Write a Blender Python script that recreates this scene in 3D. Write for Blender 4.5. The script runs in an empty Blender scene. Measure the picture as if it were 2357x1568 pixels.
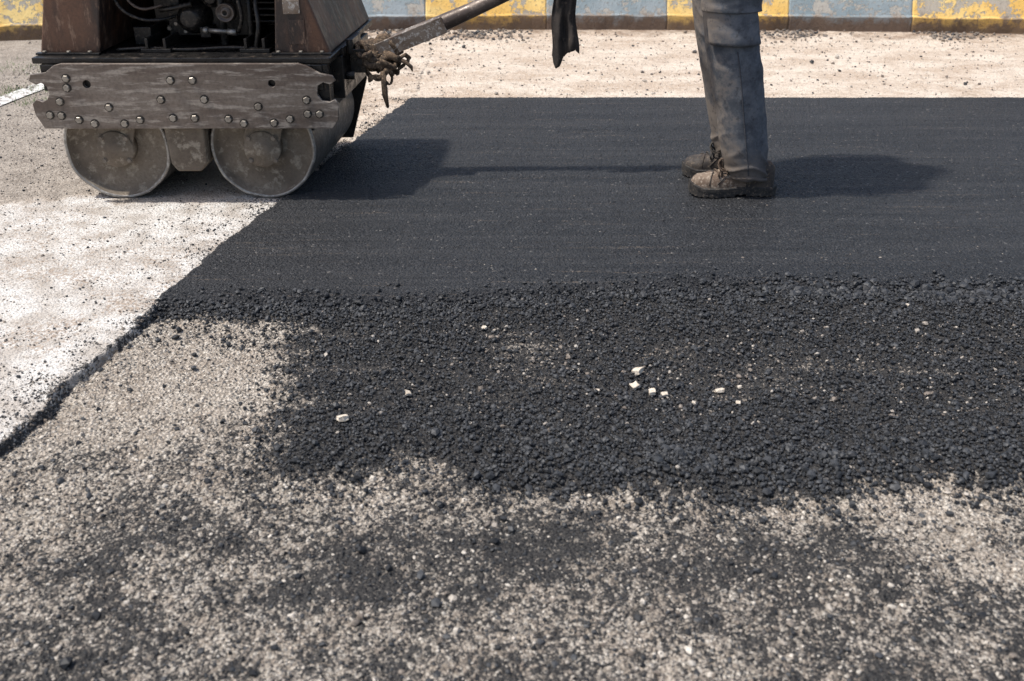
import bpy, bmesh, math, random
import numpy as np
from mathutils import Vector, noise, Matrix
random.seed(7); rng=np.random.default_rng(7)
SC=bpy.context.scene; COL=SC.collection

# ---------------------------------------------------------------- helpers
def vnoise(x,y,seed=0):
    xi=np.floor(x).astype(np.int64); yi=np.floor(y).astype(np.int64)
    xf=x-xi; yf=y-yi
    u=xf*xf*(3-2*xf); v=yf*yf*(3-2*yf)
    def h(a,b):
        n=(a*374761393+b*668265263+seed*144269504)&0xffffffff
        n=((n^(n>>13))*1274126177)&0xffffffff
        return ((n^(n>>16))&0xffff)/65535.0
    a=h(xi,yi);b=h(xi+1,yi);c=h(xi,yi+1);d=h(xi+1,yi+1)
    return (a*(1-u)+b*u)*(1-v)+(c*(1-u)+d*u)*v
def fbm(x,y,scale,octv=4,seed=0,rough=.5):
    x=np.asarray(x,float);y=np.asarray(y,float)
    s=0;amp=1;tot=0;f=scale
    for i in range(octv):
        s=s+amp*vnoise(x*f+17.3*i,y*f-9.1*i,seed+i*13);tot+=amp;amp*=rough;f*=2.03
    return s/tot
def ss(x,a,b):
    t=np.clip((x-a)/(b-a),0,1);return t*t*(3-2*t)

def link(ob,parent=None):
    COL.objects.link(ob)
    if parent is not None:
        ob.parent=parent
        root=parent
        while root.parent is not None: root=root.parent
        ob.matrix_parent_inverse=Matrix.Translation(-root.location) if parent is root else Matrix.Identity(4)
    return ob
def thing(name,loc,label,category,group=None):
    e=bpy.data.objects.new(name,None);e.location=loc;e.empty_display_size=.1
    COL.objects.link(e);e["label"]=label;e["category"]=category
    if group:e["group"]=group
    return e
def from_bm(name,bm,mat,parent=None,bevel=0,smooth=False,segs=2,recalc=True):
    if recalc:bmesh.ops.recalc_face_normals(bm,faces=bm.faces[:])
    me=bpy.data.meshes.new(name);bm.to_mesh(me);bm.free()
    for m in (mat if isinstance(mat,(list,tuple)) else [mat]):me.materials.append(m)
    ob=bpy.data.objects.new(name,me);link(ob,parent)
    if smooth:
        for p in me.polygons:p.use_smooth=True
    if bevel:
        b=ob.modifiers.new("b",'BEVEL');b.width=bevel;b.segments=segs;b.limit_method='ANGLE'
    return ob
def np_mesh(name,V,F,mat,attrs=None,smooth=False):
    V=np.asarray(V,np.float32);F=np.asarray(F,np.int32);n=F.shape[1]
    me=bpy.data.meshes.new(name)
    me.vertices.add(len(V));me.vertices.foreach_set("co",V.ravel())
    me.loops.add(F.size);me.loops.foreach_set("vertex_index",F.ravel())
    me.polygons.add(len(F));me.polygons.foreach_set("loop_start",np.arange(0,F.size,n,dtype=np.int32))
    me.polygons.foreach_set("use_smooth",np.full(len(F),smooth,dtype=bool))
    me.update(calc_edges=True)
    for k,a in (attrs or {}).items():
        at=me.attributes.new(k,'FLOAT','POINT');at.data.foreach_set("value",np.asarray(a,np.float32).ravel())
    me.materials.append(mat)
    return me
def box(bm,x0,x1,y0,y1,z0,z1,mi=0):
    return hexa(bm,[(x0,y0),(x1,y0),(x1,y1),(x0,y1)],z0,[(x0,y0),(x1,y0),(x1,y1),(x0,y1)],z1,mi)
def hexa(bm,b,z0,t,z1,mi=0):
    vb=[bm.verts.new((p[0],p[1],z0)) for p in b];vt=[bm.verts.new((p[0],p[1],z1)) for p in t]
    fs=[bm.faces.new(vb[::-1]),bm.faces.new(vt)]
    for i in range(4):
        j=(i+1)%4;fs.append(bm.faces.new([vb[i],vb[j],vt[j],vt[i]]))
    for f in fs:f.material_index=mi
    return fs
def tube(bm,pts,r,seg=12,cap=True,flat=1.0,closed=False):
    pts=[Vector(p) for p in pts];n=len(pts)
    rr=r if isinstance(r,(list,tuple)) else [r]*n
    rings=[];prev=None
    for i in range(n):
        if closed:t=(pts[(i+1)%n]-pts[i-1]).normalized()
        else:t=(pts[min(i+1,n-1)]-pts[max(i-1,0)]).normalized()
        if prev is None:
            a=Vector((0,0,1)) if abs(t.z)<.9 else Vector((0,1,0))
            nrm=t.cross(a).normalized()
        else:nrm=(prev-t*prev.dot(t)).normalized()
        prev=nrm;bn=t.cross(nrm)
        rings.append([bm.verts.new(pts[i]+nrm*math.cos(k*2*math.pi/seg)*rr[i]+bn*math.sin(k*2*math.pi/seg)*rr[i]*flat) for k in range(seg)])
    fs=[]
    for i in range(n if closed else n-1):
        a=rings[i];b=rings[(i+1)%n]
        for k in range(seg):
            fs.append(bm.faces.new([a[k],a[(k+1)%seg],b[(k+1)%seg],b[k]]))
    for f in fs:f.smooth=True
    if cap and not closed:
        bm.faces.new(rings[0][::-1]);bm.faces.new(rings[-1])
    return fs
def latheY(bm,prof,cx,cz,seg=72,mats=None,smooth=True):
    rings=[]
    for (r,y) in prof:
        if r<1e-6:rings.append([bm.verts.new((cx,y,cz))])
        else:rings.append([bm.verts.new((cx+r*math.cos(k*2*math.pi/seg),y,cz+r*math.sin(k*2*math.pi/seg))) for k in range(seg)])
    for i in range(len(prof)-1):
        a=rings[i];b=rings[i+1]
        for k in range(seg):
            k2=(k+1)%seg
            if len(a)==1:f=bm.faces.new([a[0],b[k2],b[k]])
            elif len(b)==1:f=bm.faces.new([a[k],a[k2],b[0]])
            else:f=bm.faces.new([a[k],a[k2],b[k2],b[k]])
            f.smooth=smooth
            if mats:f.material_index=mats[i]
def prismY(bm,poly,y0,y1,mi=0):
    a=[bm.verts.new((p[0],y0,p[1])) for p in poly];b=[bm.verts.new((p[0],y1,p[1])) for p in poly]
    fs=[bm.faces.new(a),bm.faces.new(b[::-1])]
    n=len(poly)
    for i in range(n):fs.append(bm.faces.new([a[i],b[i],b[(i+1)%n],a[(i+1)%n]]))
    for f in fs:f.material_index=mi
def ellipsoid(bm,c,r,seg=24):
    res=bmesh.ops.create_uvsphere(bm,u_segments=seg,v_segments=seg//2,radius=1)
    for v in res['verts']:v.co=Vector((c[0]+v.co.x*r[0],c[1]+v.co.y*r[1],c[2]+v.co.z*r[2]))
def remesh(bm,voxel,name):
    me=bpy.data.meshes.new(name+"_t");bm.to_mesh(me);bm.free()
    ob=bpy.data.objects.new(name+"_t",me);COL.objects.link(ob)
    m=ob.modifiers.new("r",'REMESH');m.mode='VOXEL';m.voxel_size=voxel
    s=ob.modifiers.new("s",'SMOOTH');s.iterations=4;s.factor=.5
    bpy.context.view_layer.update()
    dg=bpy.context.evaluated_depsgraph_get()
    out=bpy.data.meshes.new_from_object(ob.evaluated_get(dg));out.name=name
    bpy.data.objects.remove(ob);bpy.data.meshes.remove(me)
    for p in out.polygons:p.use_smooth=True
    return out

# ---------------------------------------------------------------- materials
class G:
    def __init__(s,name,rough=.8,metal=0,spec=.5):
        s.m=bpy.data.materials.new(name);s.m.use_nodes=True;s.nt=s.m.node_tree;s.nt.nodes.clear()
        s.o=s.n('ShaderNodeOutputMaterial');s.b=s.n('ShaderNodeBsdfPrincipled')
        s.nt.links.new(s.b.outputs[0],s.o.inputs[0])
        s.b.inputs['Roughness'].default_value=rough;s.b.inputs['Metallic'].default_value=metal
        s.b.inputs['Specular IOR Level'].default_value=spec
        s.pos=s.n('ShaderNodeNewGeometry').outputs['Position']
    def n(s,t):return s.nt.nodes.new(t)
    def put(s,inp,v):
        if isinstance(v,bpy.types.NodeSocket):s.nt.links.new(v,inp)
        elif isinstance(v,(tuple,list)):inp.default_value=(*v,1) if len(v)==3 and inp.type=='RGBA' else v
        else:inp.default_value=v
    def noise(s,scale,detail=4,rough=.6,vec=None,dist=0):
        n=s.n('ShaderNodeTexNoise');n.inputs['Scale'].default_value=scale;n.inputs['Detail'].default_value=detail
        n.inputs['Roughness'].default_value=rough;n.inputs['Distortion'].default_value=dist
        s.put(n.inputs['Vector'],vec or s.pos);return n.outputs[0]
    def cell(s,scale):
        n=s.n('ShaderNodeTexVoronoi');n.inputs['Scale'].default_value=scale;s.put(n.inputs['Vector'],s.pos)
        q=s.n('ShaderNodeSeparateColor');s.put(q.inputs[0],n.outputs['Color']);return n.outputs['Distance'],q.outputs[0],q.outputs[1]
    def scale(s,sx,sy,sz,rz=0):
        n=s.n('ShaderNodeMapping');n.inputs['Scale'].default_value=(sx,sy,sz);n.inputs['Rotation'].default_value=(0,0,rz)
        s.put(n.inputs['Vector'],s.pos);return n.outputs[0]
    def math(s,op,a,b=0.0,clamp=False):
        n=s.n('ShaderNodeMath');n.operation=op;n.use_clamp=clamp;s.put(n.inputs[0],a);s.put(n.inputs[1],b);return n.outputs[0]
    def rng(s,v,a,b,c=0.0,d=1.0):
        n=s.n('ShaderNodeMapRange');n.interpolation_type='SMOOTHSTEP'
        for i,x in enumerate((v,a,b,c,d)):s.put(n.inputs[i],x)
        return n.outputs[0]
    def mix(s,f,a,b):
        n=s.n('ShaderNodeMix');n.data_type='RGBA';s.put(n.inputs[0],f);s.put(n.inputs[6],a);s.put(n.inputs[7],b);return n.outputs[2]
    def attr(s,name):
        n=s.n('ShaderNodeAttribute');n.attribute_name=name;return n.outputs['Fac']
    def sep(s,ax):
        n=s.n('ShaderNodeSeparateXYZ');s.put(n.inputs[0],s.pos);return n.outputs[ax]
    def col(s,c):s.put(s.b.inputs['Base Color'],c)
    def rough(s,c):s.put(s.b.inputs['Roughness'],c)
    def bump(s,h,strength=.5,dist=.01):
        n=s.n('ShaderNodeBump');n.inputs['Strength'].default_value=strength;n.inputs['Distance'].default_value=dist
        s.put(n.inputs['Height'],h);s.put(s.b.inputs['Normal'],n.outputs[0])

def worn(name,base,alt,hi,rough=.55,metal=.0,sc=6,hi_amt=.62,bumpd=.002,streak=None,spec=.5,fine=.35):
    g=G(name,rough,metal,spec)
    v=g.scale(*streak) if streak else None
    n1=g.noise(sc,5,.65,v);n2=g.noise(sc*4.3,4,.7,v);n3=g.noise(sc*16,3,.7)
    c=g.mix(g.rng(n1,.38,.62),base,alt)
    c=g.mix(g.rng(n2,hi_amt-.05,hi_amt+.1),c,hi)
    c=g.mix(g.rng(n3,.35,.75,0,fine),c,tuple(x*.45 for x in base))
    g.col(c);g.rough(g.rng(n2,.3,.7,rough-.12,rough+.2));g.bump(n3,.35,bumpd);return g.m

# ground -----------------------------------------------------------
g=G("ground_material",.95,0,.2)
a_tr,a_tar,a_old,a_sand,a_dirt=[g.attr(k) for k in ("trench","tar","old","sand","dirt")]
nf=g.noise(230,2,.75);nm=g.noise(70,3,.75);nl=g.noise(9,5,.7);nk=g.noise(36,4,.75)
vd,r1,r2=g.cell(125);vd2,r3,r4=g.cell(250)
conc=g.mix(g.rng(nl,.38,.60),(.47,.43,.385),(.72,.70,.665))
conc=g.mix(g.rng(nk,.52,.64,0,.6),conc,(.40,.35,.30))
conc=g.mix(g.rng(nf,.52,.66,0,.65),conc,(.28,.245,.21))
conc=g.mix(g.rng(r3,.86,.97,0,.6),conc,(.15,.13,.11))
conc=g.mix(g.rng(g.math('ADD',nm,g.math('MULTIPLY',a_dirt,.32)),.58,.72,0,.8),conc,(.33,.255,.195))
old=g.mix(g.rng(nl,.35,.65),(.26,.225,.19),(.42,.37,.315))
old=g.mix(g.rng(nm,.42,.62,0,.6),old,(.20,.17,.145))
old=g.mix(g.rng(r1,.5,.95,0,.6),old,(.50,.445,.385))
old=g.mix(g.rng(nf,.50,.66,0,.7),old,(.10,.09,.08))
sv=g.scale(.6,1.2,1)
sn=g.noise(4,6,.75,sv)
sand=g.mix(g.rng(sn,.38,.62),(.50,.395,.305),(.71,.62,.52))
sand=g.mix(g.rng(nk,.51,.66,0,.75),sand,(.37,.285,.215))
sand=g.mix(g.rng(r1,.62,.95,0,.5),sand,(.76,.69,.60))
sand=g.mix(g.rng(nf,.5,.66,0,.6),sand,(.24,.18,.135))
sand=g.mix(g.rng(g.math('ADD',nl,g.math('MULTIPLY',a_dirt,.40)),.66,.95,0,.75),sand,(.21,.145,.10))
tr=g.mix(g.rng(nl,.3,.7),(.43,.365,.30),(.60,.54,.465))
tr=g.mix(g.rng(r1,.5,.9,0,.65),tr,(.74,.69,.61))
tr=g.mix(g.rng(nm,.50,.64,0,.65),tr,(.25,.21,.17))
tr=g.mix(g.rng(r3,.62,.95,0,.6),tr,(.17,.145,.12))
tr=g.mix(g.rng(vd,.38,.75,0,.5),tr,(.15,.125,.10))
c=g.mix(a_sand,conc,sand);c=g.mix(a_old,c,old)
tr=g.mix(g.rng(a_tar,.30,.95,0,.60),tr,(.085,.078,.071))
c=g.mix(a_tr,c,tr)
sp=g.math('ADD',g.math('MULTIPLY',g.noise(75,3,.8),.42),g.math('ADD',g.math('MULTIPLY',g.noise(24,4,.75),.27),g.math('ADD',g.math('MULTIPLY',r2,.18),g.math('MULTIPLY',r4,.13))))
thr=g.math('SUBTRACT',.71,g.math('MULTIPLY',a_tar,.42))
k=g.rng(g.math('SUBTRACT',sp,thr),-.025,.04)
c=g.mix(g.math('MULTIPLY',k,.95),c,g.mix(g.rng(nf,.4,.65),(.020,.021,.024),(.066,.064,.062)))
g.col(c)
h=g.math('ADD',g.math('MULTIPLY',nf,.4),g.math('ADD',g.math('MULTIPLY',nk,1.2),g.math('MULTIPLY',vd,-.8)))
h=g.math('MULTIPLY',h,g.math('ADD',.45,g.math('MULTIPLY',a_tr,.55)))
g.bump(h,1.0,.011);M_GROUND=g.m

g=G("fresh_asphalt_material",.72,0,.45)
v1,ra,rb=g.cell(130);n1=g.noise(130,3,.8);n2=g.noise(1.6,4,.6)
c=g.mix(g.rng(n1,.38,.62),(.0075,.0083,.010),(.037,.0385,.043))
c=g.mix(g.rng(ra,.60,1,0,.65),c,(.064,.066,.071))
c=g.mix(g.rng(n2,.3,.7,0,.30),c,(.030,.031,.035))
st0=g.noise(3.0,5,.65,g.scale(.16,3.2,1));c=g.mix(g.rng(st0,.42,.64,0,.5),c,(.058,.058,.061))
st1=g.noise(9,4,.7,g.scale(.12,3.6,1));c=g.mix(g.rng(st1,.50,.64,0,.45),c,(.011,.012,.014))
st=g.noise(9,5,.75,g.scale(.20,4.8,1))
st2=g.noise(90,3,.75)
k=g.math('MULTIPLY',g.rng(st,.57,.67),g.rng(st2,.45,.60));c=g.mix(g.math('MULTIPLY',k,.6),c,(.25,.20,.155))
c=g.mix(g.rng(rb,.990,.995,0,.5),c,(.30,.28,.26))
g.col(c);h=g.math('ADD',g.math('MULTIPLY',v1,-1.0),g.math('MULTIPLY',n1,1.3));g.bump(h,1.0,.010)
g.rough(g.rng(n1,.3,.7,.40,.72));M_ASPH=g.m

g=G("aggregate_material",.58,0,.5)
t=g.attr("tone");n=g.noise(400,1,.6)
c=g.mix(g.rng(t,0,.85),(.009,.0102,.0125),(.052,.055,.060));c=g.mix(g.rng(t,.875,.89),c,(.20,.165,.135));c=g.mix(g.rng(t,.90,1.0),c,(.66,.60,.52))
g.col(g.mix(g.rng(n,.4,.7,0,.4),c,(.02,.02,.022)));M_AGG=g.m

g=G("pale_stone_material",.85);n=g.noise(120,4,.7)
g.col(g.mix(g.rng(n,.35,.65),(.48,.40,.31),(.74,.67,.57)));g.bump(n,.5,.002);M_PALE=g.m

def paint(name,c1,c2,chip):
    g=G(name,.8,0,.3)
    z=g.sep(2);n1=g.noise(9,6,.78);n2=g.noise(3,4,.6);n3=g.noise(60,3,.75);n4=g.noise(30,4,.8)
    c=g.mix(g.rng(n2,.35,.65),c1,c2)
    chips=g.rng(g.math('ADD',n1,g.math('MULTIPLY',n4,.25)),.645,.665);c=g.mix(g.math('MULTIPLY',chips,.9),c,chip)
    low=g.rng(z,.093,.083);c=g.mix(g.math('MULTIPLY',low,.6),c,tuple(x*.40+y for x,y in zip(c1,(.07,.03,.005))))  # high-sun shade on the upright lower band, painted into its colour
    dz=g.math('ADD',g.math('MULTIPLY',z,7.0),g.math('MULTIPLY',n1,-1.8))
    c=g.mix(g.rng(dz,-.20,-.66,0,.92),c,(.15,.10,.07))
    c=g.mix(g.rng(n3,.54,.68,0,.5),c,(.18,.145,.11))
    g.col(c);g.bump(g.math('SUBTRACT',n3,chips),.7,.006);return g.m
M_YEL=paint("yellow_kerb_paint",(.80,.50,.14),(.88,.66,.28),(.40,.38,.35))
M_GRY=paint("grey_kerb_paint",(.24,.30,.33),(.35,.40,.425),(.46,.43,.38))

M_STEEL=worn("worn_steel_plate",(.12,.092,.076),(.20,.168,.143),(.36,.315,.27),.42,.3,5,.54,streak=(.35,1,2.4),fine=.45,bumpd=.0008)
M_BOLT=worn("bolt_steel",(.22,.195,.165),(.32,.29,.25),(.42,.385,.34),.38,.5,25,fine=.15,bumpd=.0004)
M_HBOLT=worn("dusty_hub_bolt",(.17,.14,.11),(.25,.21,.17),(.33,.29,.24),.7,.2,25,fine=.15,bumpd=.0004)
M_WASH=worn("greasy_washer",(.03,.026,.022),(.05,.044,.038),(.09,.08,.07),.5,.3,25)
M_RUST=worn("rusty_hood_paint",(.030,.020,.017),(.12,.058,.034),(.24,.15,.10),.45,.1,7,.57,streak=(1,1,.3))
M_BLACK=worn("greasy_black_steel",(.009,.0085,.009),(.020,.0175,.0155),(.09,.065,.045),.34,.2,8,.62)
M_ENG=worn("oily_cast_iron",(.016,.015,.015),(.038,.034,.030),(.14,.115,.09),.33,.4,18,.58)
M_SILV=worn("bare_metal",(.22,.2,.18),(.34,.32,.29),(.5,.47,.43),.32,.7,30)
M_DFACE=worn("dusty_drum_face",(.14,.11,.082),(.22,.18,.138),(.33,.285,.225),.9,0,6,.55,fine=.45)
M_DRUM=worn("drum_shell_steel",(.075,.07,.066),(.15,.14,.128),(.28,.26,.235),.42,.4,9,.58)
M_RIM=worn("drum_rim_steel",(.22,.20,.18),(.36,.34,.31),(.50,.48,.44),.42,.4,14,.56)
M_TUBE=worn("drawbar_tube_paint",(.085,.062,.05),(.15,.115,.095),(.28,.23,.19),.4,.3,12,.6)
M_CHAN=worn("drawbar_channel_steel",(.15,.105,.075),(.25,.20,.16),(.52,.49,.45),.45,.25,14,.54)
M_ROPE=worn("dirty_rope_fibre",(.05,.034,.024),(.16,.105,.065),(.33,.245,.16),.9,0,35,.56,bumpd=.005)
M_RAG=worn("dark_rag_cloth",(.022,.018,.016),(.05,.04,.034),(.12,.09,.07),.9,0,16,.60,bumpd=.003)

g=G("trouser_cloth",.92,0,.2)
x=g.sep(0);z=g.sep(2);n1=g.noise(9,5,.75);n2=g.noise(38,4,.75);n3=g.noise(600,2,.5)
c=g.mix(g.rng(n1,.36,.64),(.075,.083,.097),(.150,.160,.178))
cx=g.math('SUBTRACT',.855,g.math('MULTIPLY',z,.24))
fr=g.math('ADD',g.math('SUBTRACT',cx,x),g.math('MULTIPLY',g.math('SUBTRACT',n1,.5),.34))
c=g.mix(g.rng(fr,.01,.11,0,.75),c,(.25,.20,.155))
c=g.mix(g.rng(n2,.57,.72,0,.4),c,(.27,.235,.20))
c=g.mix(g.rng(n2,.46,.33,0,.5),c,(.045,.043,.044))
c=g.mix(g.rng(g.math('SUBTRACT',z,g.math('MULTIPLY',n1,.16)),.13,.0,0,.65),c,(.11,.085,.065))
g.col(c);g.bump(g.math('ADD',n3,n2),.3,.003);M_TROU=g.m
M_SEAM=worn("trouser_seam_thread",(.05,.052,.06),(.09,.09,.1),(.16,.15,.14),.9,0,200)
M_LEATH=worn("dusty_brown_leather",(.12,.08,.056),(.22,.165,.122),(.36,.30,.24),.85,0,18,.54,bumpd=.003)
M_LEATHD=worn("dark_leather",(.03,.024,.022),(.07,.055,.045),(.17,.135,.10),.7,0,22,.56)
M_SOLE=worn("rubber_sole",(.018,.017,.017),(.04,.036,.032),(.15,.12,.095),.7,0,30,.57)
M_LACE=worn("boot_lace",(.07,.045,.03),(.12,.085,.06),(.2,.16,.12),.9,0,80)
M_SKIN=worn("brown_skin",(.16,.085,.05),(.20,.11,.068),(.24,.14,.09),.55,0,12)
M_SHIRT=worn("work_shirt_cloth",(.07,.08,.10),(.10,.11,.13),(.18,.16,.14),.9,0,9)
M_HAIR=worn("black_hair",(.01,.009,.008),(.02,.017,.015),(.03,.025,.02),.6,0,60)
M_WEED=worn("weed_green",(.06,.12,.025),(.12,.19,.05),(.2,.24,.09),.7,0,60)
g=G("white_line_paint",.8);n=g.noise(40,5,.75);g.col(g.mix(g.rng(n,.50,.56),(.70,.69,.66),(.24,.215,.19)));g.bump(n,.4,.003);M_LINE=g.m

# ---------------------------------------------------------------- terrain functions (metres)
EY=[1.0,1.926,2.662,3.487,4.895];EX=[-1.25,-1.123,-.99,-.807,-.468]
def edge(y):
    y=np.asarray(y,float)
    return np.interp(y,EY,EX)+.022*(vnoise(y*5,y*0+3.3,5)-.5)+.020*(vnoise(y*21,y*0+1.3,8)-.5)+.014*(vnoise(y*60,y*0+2.3,9)-.5)
POLY=np.array([(-1.05,2.60),(-.96,2.555),(-.62,2.515),(-.51,2.375),(-.49,2.152),(-.51,1.962),(-.44,1.86),(-.21,1.86),(-.07,1.76),(.197,1.748),(.454,1.70),(.735,1.76),(1.05,1.763),(2.2,1.74),(3.5,1.74),(3.5,2.9),(-1.05,2.9)])
def sdist(x,y):
    x=np.asarray(x,float);y=np.asarray(y,float)
    d=np.full(x.shape,1e9);ins=np.zeros(x.shape,bool)
    n=len(POLY)
    for i in range(n):
        a=POLY[i];b=POLY[(i+1)%n];e=b-a
        t=np.clip(((x-a[0])*e[0]+(y-a[1])*e[1])/(e@e),0,1)
        d=np.minimum(d,np.hypot(x-a[0]-t*e[0],y-a[1]-t*e[1]))
        if e[1]!=0:
            c=((a[1]>y)!=(b[1]>y))&(x<(b[0]-a[0])*(y-a[1])/e[1]+a[0]);ins^=c
    return np.where(ins,d,-d)
def loose(x,y):
    d=sdist(x,y)+.13*(fbm(x,y,6,5,21,.6)-.5)+.12*(fbm(x,y,34,3,22,.6)-.5)
    w=.09+.14*ss(x,-.05,-.5)*ss(y,2.55,2.40)
    return ss(d,-w,.10)
def thin(x,y):
    """0..1 where the base shows through the loose layer"""
    md=ss(y,2.03,2.2)*(1-ss(y,2.44,2.54))
    b=ss(fbm(x*.45,y*1.6,11,5,81,.66),.44,.68)
    far=ss(fbm(x*.45,y*1.7,10,4,92,.66),.52,.70)*ss(y,1.95,2.1)*(1-ss(y,2.5,2.58))
    return np.clip(md*(.12+.42*b)+.30*far+.22*ss(fbm(x,y,12,4,93,.6),.60,.74),0,1)
def trench(x,y):
    return ss(x-edge(y),0,.012)*(1-ss(y,4.84,4.88))*(1-ss(x,7,7.1))*ss(y,-4,-3.9)
def gz(x,y):
    T=trench(x,y)
    z=(fbm(x,y,1.3,3,1)-.5)*.012*ss(np.hypot(x,y-3),12,4)
    zt=-.024+(fbm(x,y,6,4,2)-.5)*.020+(fbm(x,y,45,3,3,.7)-.5)*.014
    band=ss(y,1.70,1.84)*(1-ss(y,1.98,2.12))*.014+ss(y,2.40,2.55)*.010+.004+.018*(fbm(x,y,8,3,23)-.4)
    zt=zt+loose(x,y)*band
    zc=z*.3+(fbm(x,y,40,3,4,.6)-.5)*.004
    return zc*(1-T)+zt*T
SX=[-1.1,-.99,-.46,.152,.53,1.0,1.46,3,9];SY=[2.655,2.66,2.66,2.725,2.785,2.76,2.75,2.76,2.8]
def near_edge(x):
    x=np.asarray(x,float);return np.interp(x,SX,SY)+.035*(fbm(x,x*0,5,5,31,.6)-.5)
def slabz(x,y):
    top=.010+(fbm(x,y,3,3,41)-.5)*.007+(fbm(x*.2,y,14,2,44)-.5)*.003+(fbm(x,y,110,2,43)-.5)*.0024
    d=y-near_edge(x)
    r=ss(d,-.10,.02)
    lump=(fbm(x,y,45,3,42)-.5)*.014*ss(d,.03,-.03)
    f=ss(x-edge(y),-.03,.0);fe=1-ss(y,4.86,4.915)
    z=-.04+(top+.04)*r+lump
    return z*(f*fe)+(-.012)*(1-f*fe)
def surf(x,y):
    g0=gz(x,y)
    on=(x-edge(y)>-.005)&(y-near_edge(x)>-.10)&(y<4.9)
    return np.where(on,np.maximum(g0,slabz(x,y)),g0)

def grid(us,ys):
    U,Y=np.meshgrid(us,ys);return U,Y
def faces(nx,ny):
    i=np.arange(ny-1)[:,None]*nx+np.arange(nx-1)[None,:];i=i.ravel()
    return np.stack([i,i+1,i+nx+1,i+nx],1)
def uniq(*a):return np.unique(np.round(np.concatenate(a),5))
us=uniq(-np.geomspace(2.3,400,22),np.arange(-2.2,3.2,.011),np.arange(-.03,.04,.0035),np.geomspace(3.3,400,22))
ys=uniq(-np.geomspace(.5,400,16),np.arange(0,1.05,.1),np.arange(1.05,2.85,.008),np.arange(2.85,7,.022),np.geomspace(7.1,600,24))
U,Y=grid(us,ys);X=U+edge(Y)
x=X.ravel();y=Y.ravel();u=U.ravel()
T=trench(x,y);L=loose(x,y);TH=thin(x,y)
def ga(cx,cy,r):return np.exp(-(((x-cx)**2+(y-cy)**2)/r**2))
low=fbm(x,y,3.2,4,51);mid=fbm(x,y,15,4,52,.65)
tar=.41+.46*(low-.5)+.50*(mid-.5)
tar+=.12*ss(y,1.78,1.6)
tar+=.18*ga(-.78,1.58,.2)+.12*ga(.06,1.62,.17)+.10*ga(-.3,1.45,.16)+.08*ga(.5,1.45,.2)
tar-=.22*ga(-.75,2.2,.3)+.22*ga(-.65,2.42,.2)+.14*ga(-.55,1.27,.2)+.16*ga(.87,1.65,.13)+.12*ga(.1,1.4,.14)
tar=np.clip(tar,.08,.80)
tar=np.maximum(tar,L*(1.0-.42*TH*(.5+mid)))
tar=np.where(u<.002,.02+.14*mid+.30*np.exp(-np.abs(u)/.06)*(y<4.95),tar)
tar+=np.where((y<2.75),.7*vnoise(y*14,y*0,77)*np.exp(-((u-.005)/.009)**2),0)
tar=np.where(T<.5,np.where(u<.02,tar,.10*np.exp(-np.abs(y-4.9)/.08)),tar)
strip=ss(y+.34*(fbm(x,y,8,5,62,.7)-.5),3.44,3.52)
oldm=strip*(1-ss(x+.30*(fbm(x,y,5,4,63)-.5),-1.30,-1.0))
oldm=oldm*(1-.55*ss(y,5.3,5.8)*ss(x,-2.6,-1.5))
sand=strip
dirt=.7*ss(y+.5*(low-.5),6.0,6.4)+.75*ss(fbm(x,y,3,5,64,.6),.40,.66)*(.3+.7*ss(y,3.4,2.0))*(u<0)+.35*ss(fbm(x,y,1.4,4,65),.45,.7)*(y>3.5)
V=np.stack([x,y,gz(x,y)],1)
me=np_mesh("ground",V,faces(len(us),len(ys)),M_GROUND,{"trench":T,"tar":np.clip(tar,0,1.2),"old":oldm,"sand":sand,"dirt":np.clip(dirt,0,1)},True)
ob=bpy.data.objects.new("ground",me);COL.objects.link(ob);ob["kind"]="structure";ob["label"]="worn pale concrete and sandy ground with tar specks"

# asphalt slab
us=uniq(np.arange(-.03,.06,.004),np.arange(.06,3.4,.012),np.geomspace(3.5,9,12))
vs=uniq(np.arange(-.11,.10,.006),np.arange(.10,2.3,.018))
U,Vv=grid(us,vs)
yn=near_edge(U-.95);t=np.clip((Vv-.1)/2.19,0,1)
Y=np.where(Vv<.1,yn+Vv,(yn+.1)*(1-t)+4.915*t)
rag=(.034*(fbm(Y,Y*0,22,3,71)-.5)+.018*(vnoise(Y*90,Y*0,72)-.5))*np.exp(-np.abs(U)/.03)
X=U+edge(Y)+rag
Y=Y+np.where(t>.97,.03*(fbm(X,X*0,20,3,73)-.5),0)
x=X.ravel();y=Y.ravel()
z=slabz(x,y);z[np.isclose(U.ravel(),us[0])]=-.02
me=np_mesh("asphalt_patch",np.stack([x,y,z],1),faces(len(us),len(vs)),M_ASPH,None,True)
ob=bpy.data.objects.new("asphalt_road",me);COL.objects.link(ob);ob["kind"]="structure";ob["label"]="freshly rolled black asphalt patch with crumbly edge"

# painted line on the old asphalt
W=.11
yy=np.arange(4.3,6.1,.05);xx=-2.50+(yy-4.3)*.24
V=np.concatenate([np.stack([xx-W/2,yy,gz(xx-W/2,yy)+.005],1),np.stack([xx+W/2,yy,gz(xx+W/2,yy)+.005],1)])
n=len(yy);F=[(i,i+n,i+n+1,i+1) for i in range(n-1)]
me=np_mesh("painted_line",V,F,M_LINE);ob=bpy.data.objects.new("painted_line",me);COL.objects.link(ob);ob["kind"]="structure";ob["label"]="worn white painted line on old asphalt"

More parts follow.
